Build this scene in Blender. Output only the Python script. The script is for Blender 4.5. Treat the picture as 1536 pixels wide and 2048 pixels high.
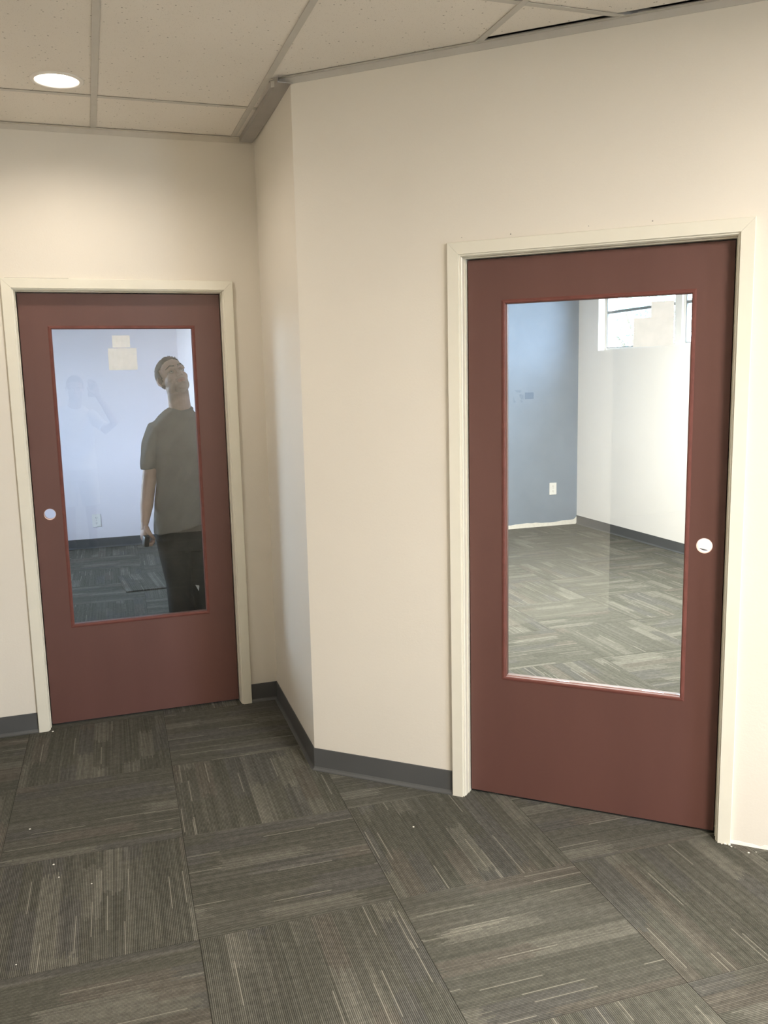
import bpy, bmesh, math, random
from mathutils import Vector, Matrix, noise

for o in list(bpy.data.objects):
    bpy.data.objects.remove(o, do_unlink=True)
S = bpy.context.scene
COL = S.collection
PI = math.pi

# ------------------------------------------------------------------ camera
# world: x runs along the left wall to the right, y goes into the left office, origin = inner corner on the floor
CAM = Vector((-0.835, -4.327, 1.651))
yaw, pitch, roll = math.radians(18.485), math.radians(8.764), math.radians(-1.278)
F = Vector((math.sin(yaw) * math.cos(pitch), math.cos(yaw) * math.cos(pitch), -math.sin(pitch)))
R0 = Vector((math.cos(yaw), -math.sin(yaw), 0))
U0 = R0.cross(F)
RR = math.cos(roll) * R0 + math.sin(roll) * U0
UU = -math.sin(roll) * R0 + math.cos(roll) * U0
cd = bpy.data.cameras.new('camera')
cam = bpy.data.objects.new('camera', cd)
COL.objects.link(cam)
m = Matrix((RR, UU, -F)).transposed().to_4x4()
m.translation = CAM
cam.matrix_world = m
cd.sensor_width = 36
cd.lens = 1741.4 / 2048 * 36
cd.clip_start = 0.02
S.camera = cam

# ------------------------------------------------------------------ world, lights, exposure
S.view_settings.view_transform = 'Standard'
S.view_settings.look = 'None'
S.view_settings.gamma = 1
S.view_settings.use_curve_mapping = False
S.view_settings.exposure = 0.0
S.cycles.max_bounces = 10
S.cycles.diffuse_bounces = 5
S.cycles.transparent_max_bounces = 24
S.cycles.use_denoising = True
S.cycles.sample_clamp_indirect = 6
S.cycles.caustics_reflective = False
S.cycles.caustics_refractive = False
w = bpy.data.worlds.new('world')
S.world = w
w.use_nodes = True
bg = w.node_tree.nodes['Background']
bg.inputs[0].default_value = (0.66, 0.80, 1.0, 1)
bg.inputs[1].default_value = 26.0

H = 2.766           # ceiling grid
HP = H + .020     # underside of the panels and tees
T = 0.6267          # carpet and ceiling module


def light(name, kind, loc, rot, energy, color, **kw):
    d = bpy.data.lights.new(name, kind)
    d.energy = energy
    d.color = color
    for k, v in kw.items():
        setattr(d, k, v)
    o = bpy.data.objects.new(name, d)
    COL.objects.link(o)
    o.location = loc
    o.rotation_euler = rot
    return o


def portal(loc, rot, sx, sy):
    d = bpy.data.lights.new('window_portal', 'AREA')
    d.shape = 'RECTANGLE'
    d.size, d.size_y = sx, sy
    d.cycles.is_portal = True
    o = bpy.data.objects.new('window_portal', d)
    COL.objects.link(o)
    o.location = loc
    o.rotation_euler = rot


WARM = (1.0, 0.88, 0.74)
NEUT = (1.0, 0.91, 0.80)
# ceiling troffers of the hall (behind the camera) and an added warm one against the right office's blue daylight
light('troffer_light', 'AREA', (.85, -4.50, H - .03), (0, 0, 0), 195, NEUT, shape='RECTANGLE', size=.58, size_y=1.2)
light('troffer_light', 'AREA', (2.1, -6.3, H - .03), (0, 0, 0), 80, NEUT, shape='RECTANGLE', size=.58, size_y=1.2)
light('troffer_light', 'AREA', (2.3, 0.6, H - .03), (0, 0, 0), 335, (1.0, .95, .87), shape='RECTANGLE', size=.58, size_y=1.2)
# the lit downlight of the alcove
light('downlight_lamp', 'SPOT', (-0.862, -0.625, HP + .012), (0, 0, 0), 33, WARM, shadow_soft_size=.045,
      spot_size=math.radians(160), spot_blend=.8)
# daylight: the sky itself, sampled through the real window openings
portal((4.33, 2.4, 2.25), (0, math.radians(90), 0), .75, 2.6)
portal((-2.66, 3.0, 1.55), (0, math.radians(-90), 0), 1.5, 1.8)
portal((3.2, -7.96, 1.35), (math.radians(90), 0, 0), 1.4, 2.1)
# high sun from behind the building: it lights the yard only
light('sun', 'SUN', (0, 20, 20), Vector((.12, -.55, -.82)).to_track_quat('-Z', 'Y').to_euler(), 9, (1, .96, .9), angle=.01)

# ------------------------------------------------------------------ helpers


def tag(o, label=None, cat=None, group=None, kind=None):
    if label: o['label'] = label
    if cat: o['category'] = cat
    if group: o['group'] = group
    if kind: o['kind'] = kind
    return o


def obj(name, bm_or_mesh, mat=None, parent=None, smooth=False):
    if isinstance(bm_or_mesh, bmesh.types.BMesh):
        me = bpy.data.meshes.new(name)
        bm_or_mesh.normal_update()
        bm_or_mesh.to_mesh(me)
        bm_or_mesh.free()
    else:
        me = bm_or_mesh
    if mat and not me.materials: me.materials.append(mat)
    if smooth:
        for p in me.polygons: p.use_smooth = True
    o = bpy.data.objects.new(name, me)
    COL.objects.link(o)
    if parent: o.parent = parent
    return o


def empty(name, loc=(0, 0, 0), rz=0):
    o = bpy.data.objects.new(name, None)
    COL.objects.link(o)
    o.location = loc
    o.rotation_euler = (0, 0, rz)
    o.empty_display_size = .1
    return o


def abox(bm, x0, x1, y0, y1, z0, z1, bev=0):
    r = bmesh.ops.create_cube(bm, size=1)
    vs = r['verts']
    for v in vs:
        v.co = Vector((x0 + (v.co.x + .5) * (x1 - x0), y0 + (v.co.y + .5) * (y1 - y0), z0 + (v.co.z + .5) * (z1 - z0)))
    if bev:
        es = list({e for v in vs for e in v.link_edges})
        bmesh.ops.bevel(bm, geom=es, offset=bev, segments=2, affect='EDGES', profile=.6)
    return bm


def box(x0, x1, y0, y1, z0, z1, bev=0):
    return abox(bmesh.new(), x0, x1, y0, y1, z0, z1, bev)


def prism(bm, pts, z0, z1):
    n = len(pts)
    a = [bm.verts.new((x, y, z0)) for x, y in pts]
    b = [bm.verts.new((x, y, z1)) for x, y in pts]
    bm.faces.new(a[::-1]); bm.faces.new(b)
    for i in range(n):
        bm.faces.new((a[i], a[(i + 1) % n], b[(i + 1) % n], b[i]))
    bmesh.ops.recalc_face_normals(bm, faces=bm.faces[:])
    return bm


def bake(o, name=None):
    bpy.context.view_layer.update()
    dg = bpy.context.evaluated_depsgraph_get()
    me = bpy.data.meshes.new_from_object(o.evaluated_get(dg))
    old = o.data
    o.modifiers.clear()
    o.data = me
    me.name = name or o.name
    bpy.data.meshes.remove(old)
    return o

# ------------------------------------------------------------------ materials


def M(name):
    mt = bpy.data.materials.new(name)
    mt.use_nodes = True
    nt = mt.node_tree
    return mt, nt, nt.nodes['Principled BSDF']


class N:
    """tiny node-graph helper"""
    def __init__(s, nt): s.nt = nt
    def new(s, t, **kw):
        n = s.nt.nodes.new(t)
        for k, v in kw.items(): setattr(n, k, v)
        return n
    def lk(s, a, b): s.nt.links.new(a, b)
    def math(s, op, a, b=None, c=None):
        n = s.new('ShaderNodeMath', operation=op)
        for i, v in enumerate((a, b, c)):
            if v is None: continue
            if isinstance(v, (int, float)): n.inputs[i].default_value = v
            else: s.lk(v, n.inputs[i])
        return n.outputs[0]
    def comb(s, x, y, z=0):
        n = s.new('ShaderNodeCombineXYZ')
        for i, v in enumerate((x, y, z)):
            if isinstance(v, (int, float)): n.inputs[i].default_value = v
            else: s.lk(v, n.inputs[i])
        return n.outputs[0]
    def wn(s, vec):
        n = s.new('ShaderNodeTexWhiteNoise', noise_dimensions='3D')
        s.lk(vec, n.inputs['Vector'])
        return n.outputs['Value']
    def noise(s, vec, scale, detail=3, rough=.5):
        n = s.new('ShaderNodeTexNoise')
        n.inputs['Scale'].default_value = scale
        n.inputs['Detail'].default_value = detail
        n.inputs['Roughness'].default_value = rough
        if vec is not None: s.lk(vec, n.inputs['Vector'])
        return n.outputs['Fac']
    def ramp(s, fac, stops, interp='LINEAR'):
        n = s.new('ShaderNodeValToRGB')
        n.color_ramp.interpolation = interp
        el = n.color_ramp.elements
        while len(el) < len(stops): el.new(.5)
        for e, (p, c) in zip(el, stops):
            e.position = p
            e.color = (*c, 1) if len(c) == 3 else c
        s.lk(fac, n.inputs[0])
        return n.outputs[0]
    def mix(s, fac, a, b, blend='MIX'):
        n = s.new('ShaderNodeMix', data_type='RGBA', blend_type=blend)
        for i, v in ((0, fac), (6, a), (7, b)):
            if isinstance(v, (int, float)): n.inputs[i].default_value = v
            elif isinstance(v, tuple): n.inputs[i].default_value = (*v, 1) if len(v) == 3 else v
            else: s.lk(v, n.inputs[i])
        return n.outputs[2]
    def bump(s, h, strength, dist, bsdf):
        n = s.new('ShaderNodeBump')
        n.inputs['Strength'].default_value = strength
        n.inputs['Distance'].default_value = dist
        s.lk(h, n.inputs['Height'])
        s.lk(n.outputs[0], bsdf.inputs['Normal'])


def plain(name, col, rough=.5, spec=.5, var=0.04, scale=6, bump=0, bscale=300, metal=0):
    mt, nt, b = M(name)
    g = N(nt)
    tc = g.new('ShaderNodeTexCoord').outputs['Object']
    f = g.noise(tc, scale, 3)
    lo = tuple(max(0, c * (1 - var)) for c in col)
    hi = tuple(min(1, c * (1 + var)) for c in col)
    g.lk(g.ramp(f, [(.3, lo), (.7, hi)]), b.inputs['Base Color'])
    b.inputs['Roughness'].default_value = rough
    b.inputs['Specular IOR Level'].default_value = spec
    b.inputs['Metallic'].default_value = metal
    if bump:
        g.bump(g.noise(tc, bscale, 4), bump, .002, b)
    return mt


def wallpaint(name, col, rough=.62):
    mt, nt, b = M(name)
    g = N(nt)
    tc = g.new('ShaderNodeTexCoord').outputs['Object']
    f = g.noise(tc, 1.3, 4)
    g.lk(g.ramp(f, [(.3, tuple(c * .975 for c in col)), (.7, tuple(min(1, c * 1.02) for c in col))]), b.inputs['Base Color'])
    b.inputs['Roughness'].default_value = rough
    b.inputs['Specular IOR Level'].default_value = .35
    h = g.math('ADD', g.noise(tc, 120, 3, .6), g.math('MULTIPLY', g.noise(tc, 38, 3), .8))
    g.bump(h, .22, .0016, b)
    return mt


MW_HALL = wallpaint('hall_wall_paint', (.75, .712, .64))
MW_L = wallpaint('left_office_wall_paint', (.765, .735, .79))
MW_R = wallpaint('right_office_wall_paint', (.82, .805, .77))
M_TRIM = plain('door_trim_enamel', (.77, .75, .655), .32, .5, .02, 9)
M_WHITE = plain('white_plastic', (.82, .82, .80), .35)
M_BASE = plain('grey_rubber_cove_base', (.085, .088, .090), .42, .4, .06, 4)
M_TEE = plain('ceiling_grid_enamel', (.54, .515, .47), .45, .4, .03, 20)
M_ANGLE = plain('cream_angle_enamel', (.62, .58, .51), .5, .4, .03, 20)
M_STRIP = plain('grey_metal_strip', (.33, .31, .29), .4, .5, .05, 12)
M_DARK = plain('dark_void', (.02, .018, .016), .9)
M_LID = plain('plenum_deck', (.06, .055, .05), .9)
M_PLASTER = plain('raw_gypsum', (.80, .78, .72), .9, .2, .06, 40, .6, 80)


def red_paint():
    mt, nt, b = M('brick_red_door_paint')
    g = N(nt)
    tc = g.new('ShaderNodeTexCoord').outputs['Object']
    mp = g.new('ShaderNodeMapping'); mp.inputs['Scale'].default_value = (1, 1, .18)
    g.lk(tc, mp.inputs[0])
    f = g.noise(mp.outputs[0], 5, 4)
    g.lk(g.ramp(f, [(.25, (.106, .047, .039)), (.75, (.129, .058, .048))]), b.inputs['Base Color'])
    b.inputs['Roughness'].default_value = .46
    b.inputs['Specular IOR Level'].default_value = .5
    g.bump(g.noise(mp.outputs[0], 160, 3), .12, .001, b)
    return mt


M_RED = red_paint()
M_BEAD = plain('red_bead_paint', (.155, .056, .046), .55, .3, .12, 30, .2, 200)


def blue_wall():
    mt, nt, b = M('slate_blue_wall_paint')
    g = N(nt)
    tc = g.new('ShaderNodeTexCoord').outputs['Object']
    f = g.noise(tc, 3.2, 4, .6)
    base = g.ramp(f, [(.3, (.185, .235, .305)), (.7, (.215, .270, .345))])
    sp = g.new('ShaderNodeSeparateXYZ'); g.lk(tc, sp.inputs[0])
    x, z = sp.outputs[0], sp.outputs[2]

    def rect(x0, x1, z0, z1):
        a = g.math('MULTIPLY', g.math('GREATER_THAN', x, x0), g.math('LESS_THAN', x, x1))
        c = g.math('MULTIPLY', g.math('GREATER_THAN', z, z0), g.math('LESS_THAN', z, z1))
        return g.math('MULTIPLY', a, c)
    # darker touch-up paint left where a fitting was removed
    c1 = g.mix(g.math('MULTIPLY', rect(3.575, 3.68, 1.392, 1.462), .75), base, (.085, .135, .215))
    nz = g.noise(tc, 14, 2)
    blot = g.math('MULTIPLY', rect(3.44, 3.56, 1.36, 1.49), g.math('GREATER_THAN', nz, .52))
    c2 = g.mix(g.math('MULTIPLY', blot, .45), c1, (.10, .155, .235))
    g.lk(c2, b.inputs['Base Color'])
    b.inputs['Roughness'].default_value = .6
    g.bump(g.noise(tc, 120, 3), .2, .0015, b)
    return mt


M_BLUE = blue_wall()


def carpet():
    mt, nt, b = M('ribbed_carpet_tile')
    g = N(nt)
    tc = g.new('ShaderNodeTexCoord').outputs['Object']
    sp = g.new('ShaderNodeSeparateXYZ'); g.lk(tc, sp.inputs[0])
    x, y = sp.outputs[0], sp.outputs[1]
    rnd = g.new('ShaderNodeObjectInfo').outputs['Random']
    r100 = g.math('MULTIPLY', rnd, 97.0)
    # every tufted thread starts and stops on its own, so the band ends are ragged
    b3 = g.math('FLOOR', g.math('MULTIPLY', y, 1 / .0052))
    jit = g.math('MULTIPLY', g.math('SUBTRACT', g.wn(g.comb(b3, r100, 11)), .5), .05)
    x0_ = x
    x = g.math('ADD', x, jit)
    # broad bands, broken into lengths
    b1 = g.math('FLOOR', g.math('ADD', g.math('MULTIPLY', y, 1 / .066), g.math('MULTIPLY', rnd, 3)))
    s1 = g.math('FLOOR', g.math('ADD', g.math('MULTIPLY', x, 1 / .30), g.math('MULTIPLY', g.wn(g.comb(b1, r100, 3)), 9)))
    v1 = g.wn(g.comb(b1, s1, r100))
    # narrow bands
    b2 = g.math('FLOOR', g.math('MULTIPLY', y, 1 / .0208))
    s2 = g.math('FLOOR', g.math('ADD', g.math('MULTIPLY', x, 1 / .21), g.math('MULTIPLY', g.wn(g.comb(b2, r100, 5)), 9)))
    v2 = g.wn(g.comb(b2, s2, r100))
    # single pale threads
    x = x0_
    s3 = g.math('FLOOR', g.math('ADD', g.math('MULTIPLY', x, 1 / .19), g.math('MULTIPLY', g.wn(g.comb(b3, r100, 7)), 9)))
    v3 = g.wn(g.comb(b3, s3, r100))
    dk, md, wm, lt = (.092, .093, .078), (.104, .104, .089), (.122, .113, .097), (.152, .150, .129)
    c1 = g.ramp(v1, [(0, dk), (.36, md), (.60, (.098, .098, .092)), (.76, wm), (.86, lt)], 'CONSTANT')
    c2 = g.ramp(v2, [(0, (.090, .087, .074)), (.55, (.108, .105, .091)), (.93, (.165, .158, .135))], 'CONSTANT')
    c = g.mix(.30, c1, c2)
    mot = g.ramp(g.noise(tc, 42, 3, .7), [(.3, (.80, .80, .80)), (.7, (1.18, 1.18, 1.18))])
    c = g.mix(1.0, c, mot, 'MULTIPLY')
    th = g.math('ADD', g.math('MULTIPLY', g.wn(g.comb(b3, r100, 21)), .34), .83)
    c = g.mix(1.0, c, g.comb(th, th, th), 'MULTIPLY')
    c = g.mix(g.math('MULTIPLY', g.math('GREATER_THAN', v3, .984), .50), c, (.29, .28, .24))
    # rib profile: round ridges with dark grooves
    fr = g.math('FRACT', g.math('MULTIPLY', y, 1 / .0052))
    rib = g.math('SINE', g.math('MULTIPLY', fr, PI))
    mp = g.new('ShaderNodeMapping'); mp.inputs['Scale'].default_value = (1, 1.6, 1)
    g.lk(tc, mp.inputs[0])
    grain = g.noise(mp.outputs[0], 330, 2, .7)
    f = g.math('MULTIPLY', g.math('ADD', g.math('MULTIPLY', rib, .85), .36), g.math('ADD', g.math('MULTIPLY', grain, 1.5), .25))
    mul = g.comb(f, f, f)
    c = g.mix(1.0, c, mul, 'MULTIPLY')
    g.lk(c, b.inputs['Base Color'])
    b.inputs['Roughness'].default_value = .95
    b.inputs['Specular IOR Level'].default_value = .15
    g.bump(g.math('ADD', rib, g.math('MULTIPLY', grain, .8)), .6, .0022, b)
    return mt


M_CARPET = carpet()


def panel_mat():
    mt, nt, b = M('mineral_fibre_panel')
    g = N(nt)
    tc = g.new('ShaderNodeTexCoord').outputs['Object']
    v = g.new('ShaderNodeTexVoronoi', feature='F1'); v.inputs['Scale'].default_value = 62
    g.lk(tc, v.inputs['Vector'])
    v2 = g.new('ShaderNodeTexVoronoi', feature='F1'); v2.inputs['Scale'].default_value = 170
    g.lk(tc, v2.inputs['Vector'])
    sel = g.math('GREATER_THAN', g.wn(v.outputs['Position']), .80)
    pit = g.math('MULTIPLY', g.math('LESS_THAN', v.outputs['Distance'], .19), sel)
    pit2 = g.math('MULTIPLY', g.math('LESS_THAN', v2.outputs['Distance'], .26), g.math('GREATER_THAN', g.wn(v2.outputs['Position']), .6))
    pp = g.math('MAXIMUM', pit, g.math('MULTIPLY', pit2, .35))
    c = g.mix(g.math('MULTIPLY', pp, .7), g.ramp(g.noise(tc, 2, 2), [(.3, (.78, .735, .67)), (.7, (.82, .775, .71))]), (.30, .27, .23))
    g.lk(c, b.inputs['Base Color'])
    b.inputs['Roughness'].default_value = .95
    b.inputs['Specular IOR Level'].default_value = .1
    h = g.math('SUBTRACT', g.noise(tc, 260, 3), g.math('MULTIPLY', pp, 2))
    g.bump(h, .35, .0015, b)
    return mt


M_PANEL = panel_mat()


def glass(name, tint=(.93, .95, .94), f0=.045, haze=0.0):
    """clear glazing: looks straight through, mirrors a little and more at grazing angles"""
    mt = bpy.data.materials.new(name); mt.use_nodes = True
    nt = mt.node_tree; nt.nodes.clear()
    g = N(nt)
    out = g.new('ShaderNodeOutputMaterial')
    tr = g.new('ShaderNodeBsdfTransparent'); tr.inputs[0].default_value = (*tint, 1)
    gl = g.new('ShaderNodeBsdfGlossy'); gl.inputs['Roughness'].default_value = 0.0
    gl.inputs[0].default_value = (1, 1, 1, 1)
    geo = g.new('ShaderNodeNewGeometry')
    dt = g.new('ShaderNodeVectorMath', operation='DOT_PRODUCT')
    g.lk(geo.outputs['Normal'], dt.inputs[0]); g.lk(geo.outputs['Incoming'], dt.inputs[1])
    k = g.math('SUBTRACT', 1, g.math('ABSOLUTE', dt.outputs['Value']))
    fac = g.math('ADD', g.math('MULTIPLY', g.math('POWER', k, 5), 1 - f0), f0)
    mx = g.new('ShaderNodeMixShader')
    g.lk(fac, mx.inputs[0]); g.lk(tr.outputs[0], mx.inputs[1]); g.lk(gl.outputs[0], mx.inputs[2])
    g.lk(mx.outputs[0], out.inputs[0])
    return mt


M_GLASS = glass('door_glass')
M_WGLASS = glass('window_glass', (.96, .97, .97), .03)


def emit(name, col, s):
    mt = bpy.data.materials.new(name); mt.use_nodes = True
    nt = mt.node_tree; nt.nodes.clear()
    o = nt.nodes.new('ShaderNodeOutputMaterial'); e = nt.nodes.new('ShaderNodeEmission')
    e.inputs[0].default_value = (*col, 1); e.inputs[1].default_value = s
    nt.links.new(e.outputs[0], o.inputs[0])
    return mt


M_LAMP = emit('lamp_face', (1, .93, .82), 14)
M_DIFF = emit('troffer_diffuser_glow', (1, .96, .88), 2.2)

# ------------------------------------------------------------------ plan geometry
aR = math.radians(-42.124)
P2 = Vector((-0.021, -0.885))
RD = Vector((math.cos(aR), math.sin(aR)))           # along the right wall
RN = Vector((-math.sin(aR), math.cos(aR)))          # into the right office


def rpt(s, n):
    q = P2 + RD * s + RN * n
    return (q.x, q.y)


DL = (-1.109, -0.195)   # door slab span on the left wall (x)
DR = (0.684, 1.598)     # door slab span along the right wall
DH = 2.069
JG = .004
XE = 4.22               # window wall of the right office
REND = 5.70

# ------------------------------------------------------------------ structure


def struct(name, bm, mat, label, parent=None):
    o = obj(name, bm, mat, parent)
    return tag(o, label, None, None, 'structure')


def wall_with_door(name, length0, length1, d0, d1, th, mat, frame, label, htop=HP):
    bm = bmesh.new()
    g = .03
    abox(bm, length0, d0 - g, 0, th, 0, htop)
    abox(bm, d1 + g, length1, 0, th, 0, htop)
    abox(bm, d0 - g, d1 + g, 0, th, DH + g, htop)
    o = struct(name, bm, mat, label)
    o.matrix_world = frame
    return o


FL = Matrix.Identity(4)
FR = Matrix.Translation((P2.x, P2.y, 0)) @ Matrix.Rotation(aR, 4, 'Z')
WT = .125
wallL = wall_with_door('wall_left', -4.5, 0.0, DL[0], DL[1], WT, MW_HALL, FL, 'cream painted hall wall holding the left red door')
wallR = wall_with_door('wall_right', 0.0, REND, DR[0], DR[1], WT, MW_HALL, FR, 'cream painted angled hall wall holding the right red door')
bm = bmesh.new()
prism(bm, [(0, 0.0), (P2.x, P2.y), (P2.x + RN.x * WT, P2.y + RN.y * WT), (.13, -.6), (.13, 0)], 0, HP)
struct('wall_middle', bm, MW_HALL, 'short cream wall return between the two doors')
struct('wall_partition', box(.065, .185, WT, 5.05, 0, HP), MW_L, 'white partition between the two offices, seen through the left glass')
struct('wall_back_left', box(-2.72, .065, 4.90, 5.02, 0, HP), MW_L, 'pale wall at the back of the left office')
struct('wall_back_right', box(.185, XE + .12, 4.05, 4.17, 0, HP), M_BLUE, 'slate blue accent wall at the back of the right office')

# outer walls with real window openings


def wall_x(name, x0, x1, y0, y1, holes, mat, label, top):
    """wall slab running along y with rectangular holes (ya, yb, za, zb)"""
    bm = bmesh.new()
    ys = sorted({y0, y1, *[h[0] for h in holes], *[h[1] for h in holes]})
    for a, b in zip(ys, ys[1:]):
        hs = [h for h in holes if h[0] <= a and h[1] >= b]
        if hs:
            h = hs[0]
            if h[2] > 0: abox(bm, x0, x1, a, b, 0, h[2])
            abox(bm, x0, x1, a, b, h[3], top)
        else:
            abox(bm, x0, x1, a, b, 0, top)
    return struct(name, bm, mat, label)


WZ0, WZ1 = 1.880, 2.62
wall_x('wall_windows', XE, XE + .2, -8.0, 4.17, [(1.12, 3.667, WZ0, WZ1)], MW_R,
       'white office wall with high windows behind the right door', 3.2)
wall_x('wall_office_side', -2.84, -2.72, WT, 5.02, [(2.1, 3.9, .8, 2.3)], MW_L, 'side wall of the left office with its window', 3.2)
wall_x('wall_hall_side', -1.49, -1.37, -3.5, -.001, [], MW_HALL, 'hall wall running toward the camera on the left', HP)
wall_x('wall_far_side', -4.62, -4.5, -8.0, .125, [], MW_HALL, 'far side wall of the open area behind the camera', 3.2)
struct('wall_behind', box(-2.3, .62, -5.42, -5.30, 0, HP), MW_HALL, 'cream wall close behind the photographer, mirrored in the left glass')
bm = bmesh.new()
abox(bm, -4.62, 2.5, -8.12, -8.0, 0, 3.2)
abox(bm, 3.9, XE + .2, -8.12, -8.0, 0, 3.2)
abox(bm, 2.5, 3.9, -8.12, -8.0, 0, .3)
abox(bm, 2.5, 3.9, -8.12, -8.0, 2.4, 3.2)
struct('wall_rear', bm, MW_HALL, 'rear wall behind the camera with a tall window')
# roof edge over the outer walls so that the ceiling void stays dark
bm = bmesh.new()
abox(bm, -4.62, -2.72, .125, .245, 0, 3.2)
abox(bm, -2.84, XE + .2, 5.03, 5.13, 0, 3.2)
struct('wall_outer', bm, MW_HALL, 'outer shell wall out of view')

# ------------------------------------------------------------------ floor with carpet tiles
floor = struct('floor', box(-4.6, XE + .2, -8.1, 5.1, -.06, -.009), M_DARK, 'floor of patterned grey ribbed carpet tiles laid quarter-turned')
ga = math.radians(17.0 - 18.485)
GO = Vector((-1.225, -0.611))
gi = Vector((math.cos(ga), math.sin(ga)))
gj = Vector((math.sin(ga), -math.cos(ga)))
s = T - .0007


def tile_mesh(seed):
    bm = box(-s / 2, s / 2, -s / 2, s / 2, -.009, 0)
    es = [e for e in bm.edges if all(v.co.z > -.001 for v in e.verts)]
    bmesh.ops.bevel(bm, geom=es, offset=.0008, segments=1, affect='EDGES')
    me = bpy.data.meshes.new('carpet_tile'); bm.normal_update(); bm.to_mesh(me); bm.free()
    me.materials.append(M_CARPET)
    return me


tile_me = tile_mesh(0)
rt = random.Random(4)
cnt = 0
for i in range(-3, 9):
    for j in range(-10, 9):
        c = GO + gi * ((i + .5) * T) + gj * ((j + .5) * T)
        if not (-2.9 < c.x < 4.5 and -5.4 < c.y < 5.2): continue
        if c.x < .05 and c.y > 4.9 + T / 2: continue
        if c.x > .2 and c.y > 4.05 + T / 2: continue
        # keep the floor of the hall near the camera and both offices
        o = obj('carpet_tile', tile_me, None, floor)
        horiz = (i + j) % 2 == 0      # tile (i-1, j-1) corner indexing: lines along i when even
        o.location = (c.x, c.y, 0)
        o.rotation_euler = (0, 0, ga + (0 if horiz else PI / 2) + (PI if rt.random() < .5 else 0))
        cnt += 1
print('tiles', cnt)
# plain carpet beyond the built tiles (behind the camera)
rest = obj('carpet_field', box(-4.5, XE, -8.0, -5.75, -.009, -.0005), M_CARPET, floor)
rest['kind'] = 'stuff'

# ------------------------------------------------------------------ ceiling
ceil = struct('ceiling', box(-4.6, XE + .2, -8.1, 5.1, 3.2, 3.26), M_LID, 'suspended ceiling of speckled white panels in a grey grid')
TX0, CY0 = -0.101, -0.468          # a main tee line and a cross tee line
CL = 2 * T


def clip(poly, a, b, c):
    """keep the part of poly where a*x+b*y+c >= 0"""
    out = []
    for i in range(len(poly)):
        p, q = poly[i], poly[(i + 1) % len(poly)]
        dp, dq = a * p[0] + b * p[1] + c, a * q[0] + b * q[1] + c
        if dp >= 0: out.append(p)
        if dp * dq < 0:
            t = dp / (dp - dq)
            out.append((p[0] + (q[0] - p[0]) * t, p[1] + (q[1] - p[1]) * t))
    return out


def area(p):
    return abs(sum(p[i][0] * p[(i + 1) % len(p)][1] - p[(i + 1) % len(p)][0] * p[i][1] for i in range(len(p)))) / 2


def wall_side(poly, off, hall=True):
    # signed distance to the right wall's hall face; RN points into the office
    a, b = RN.x, RN.y
    c0 = -(a * P2.x + b * P2.y)
    if hall: return clip(poly, -a, -b, -c0 - off)
    return clip(poly, a, b, c0 - off)


def put_panel(poly):
    if len(poly) < 3 or area(poly) < .004: return
    cx = sum(p[0] for p in poly) / len(poly); cy = sum(p[1] for p in poly) / len(poly)
    bm = bmesh.new()
    prism(bm, [(p[0] - cx, p[1] - cy) for p in poly], 0, .015)
    o = obj('ceiling_panel', bm, M_PANEL, ceil)
    o.location = (cx, cy, HP + .0035)


LITC = (-0.862, -0.625)
g5 = .004
for i in range(-6, 7):
    xa, xb = TX0 + i * T + g5, TX0 + (i + 1) * T - g5
    for j in range(-5, 6):
        ya, yb = CY0 + (j - 1) * CL + g5, CY0 + j * CL - g5
        if yb < -6.9 or ya > 4.9 or xb > 4.25 or xa < -4.3: continue
        poly = [(xa, ya), (xb, ya), (xb, yb), (xa, yb)]
        if j == 0 and i == -2 or (j == 0 and False):
            # panel carrying the downlight: ring cut-out
            bm = bmesh.new()
            n = 40; rad = .083
            lo, hi = 0, .015
            ins, outs = [], []
            angs = [2 * PI * (k + .5) / n for k in range(n)] + [math.atan2(y - LITC[1], x - LITC[0]) % (2 * PI) for x in (xa, xb) for y in (ya, yb)]
            angs.sort(); n = len(angs)
            for a in angs:
                dx, dy = math.cos(a), math.sin(a)
                tx = ((xb if dx > 0 else xa) - LITC[0]) / dx if abs(dx) > 1e-6 else 1e9
                ty = ((yb if dy > 0 else ya) - LITC[1]) / dy if abs(dy) > 1e-6 else 1e9
                t = min(tx, ty)
                ins.append((LITC[0] + dx * rad, LITC[1] + dy * rad)); outs.append((LITC[0] + dx * t, LITC[1] + dy * t))
            V = [[bm.verts.new((x, y, z)) for x, y in ring] for ring, z in ((ins, lo), (outs, lo), (outs, hi), (ins, hi))]
            for k in range(n):
                q = (k + 1) % n
                for r in range(4):
                    A, B = V[r], V[(r + 1) % 4]
                    bm.faces.new((A[k], A[q], B[q], B[k]))
            bmesh.ops.recalc_face_normals(bm, faces=bm.faces[:])
            o = obj('ceiling_panel', bm, M_PANEL, ceil)
            o.location = (0, 0, HP + .0035)
            continue
        a, b = RN.x, RN.y
        c0 = -(a * P2.x + b * P2.y)
        ds = [a * p[0] + b * p[1] + c0 for p in poly]
        if max(ds) > 0 and min(ds) < 0 and max(p[0] for p in poly) > -.02:
            off = .036 if xa > .4 else .006
            put_panel(wall_side(poly, off, True))
            put_panel(wall_side(poly, .02, False))
        elif i == 0 and xa < 0 and yb > -.885 and ya < 0:
            put_panel(poly)
        else:
            put_panel(poly)

tee_me = []


def tee(x0, x1, y0, y1, name):
    bm = box(x0, x1, y0, y1, HP, HP + .0015)
    if x1 - x0 < y1 - y0:
        c = (x0 + x1) / 2; abox(bm, c - .001, c + .001, y0, y1, HP + .0015, HP + .035)
    else:
        c = (y0 + y1) / 2; abox(bm, x0, x1, c - .001, c + .001, HP + .0015, HP + .035)
    return obj(name, bm, M_TEE, ceil)


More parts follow.
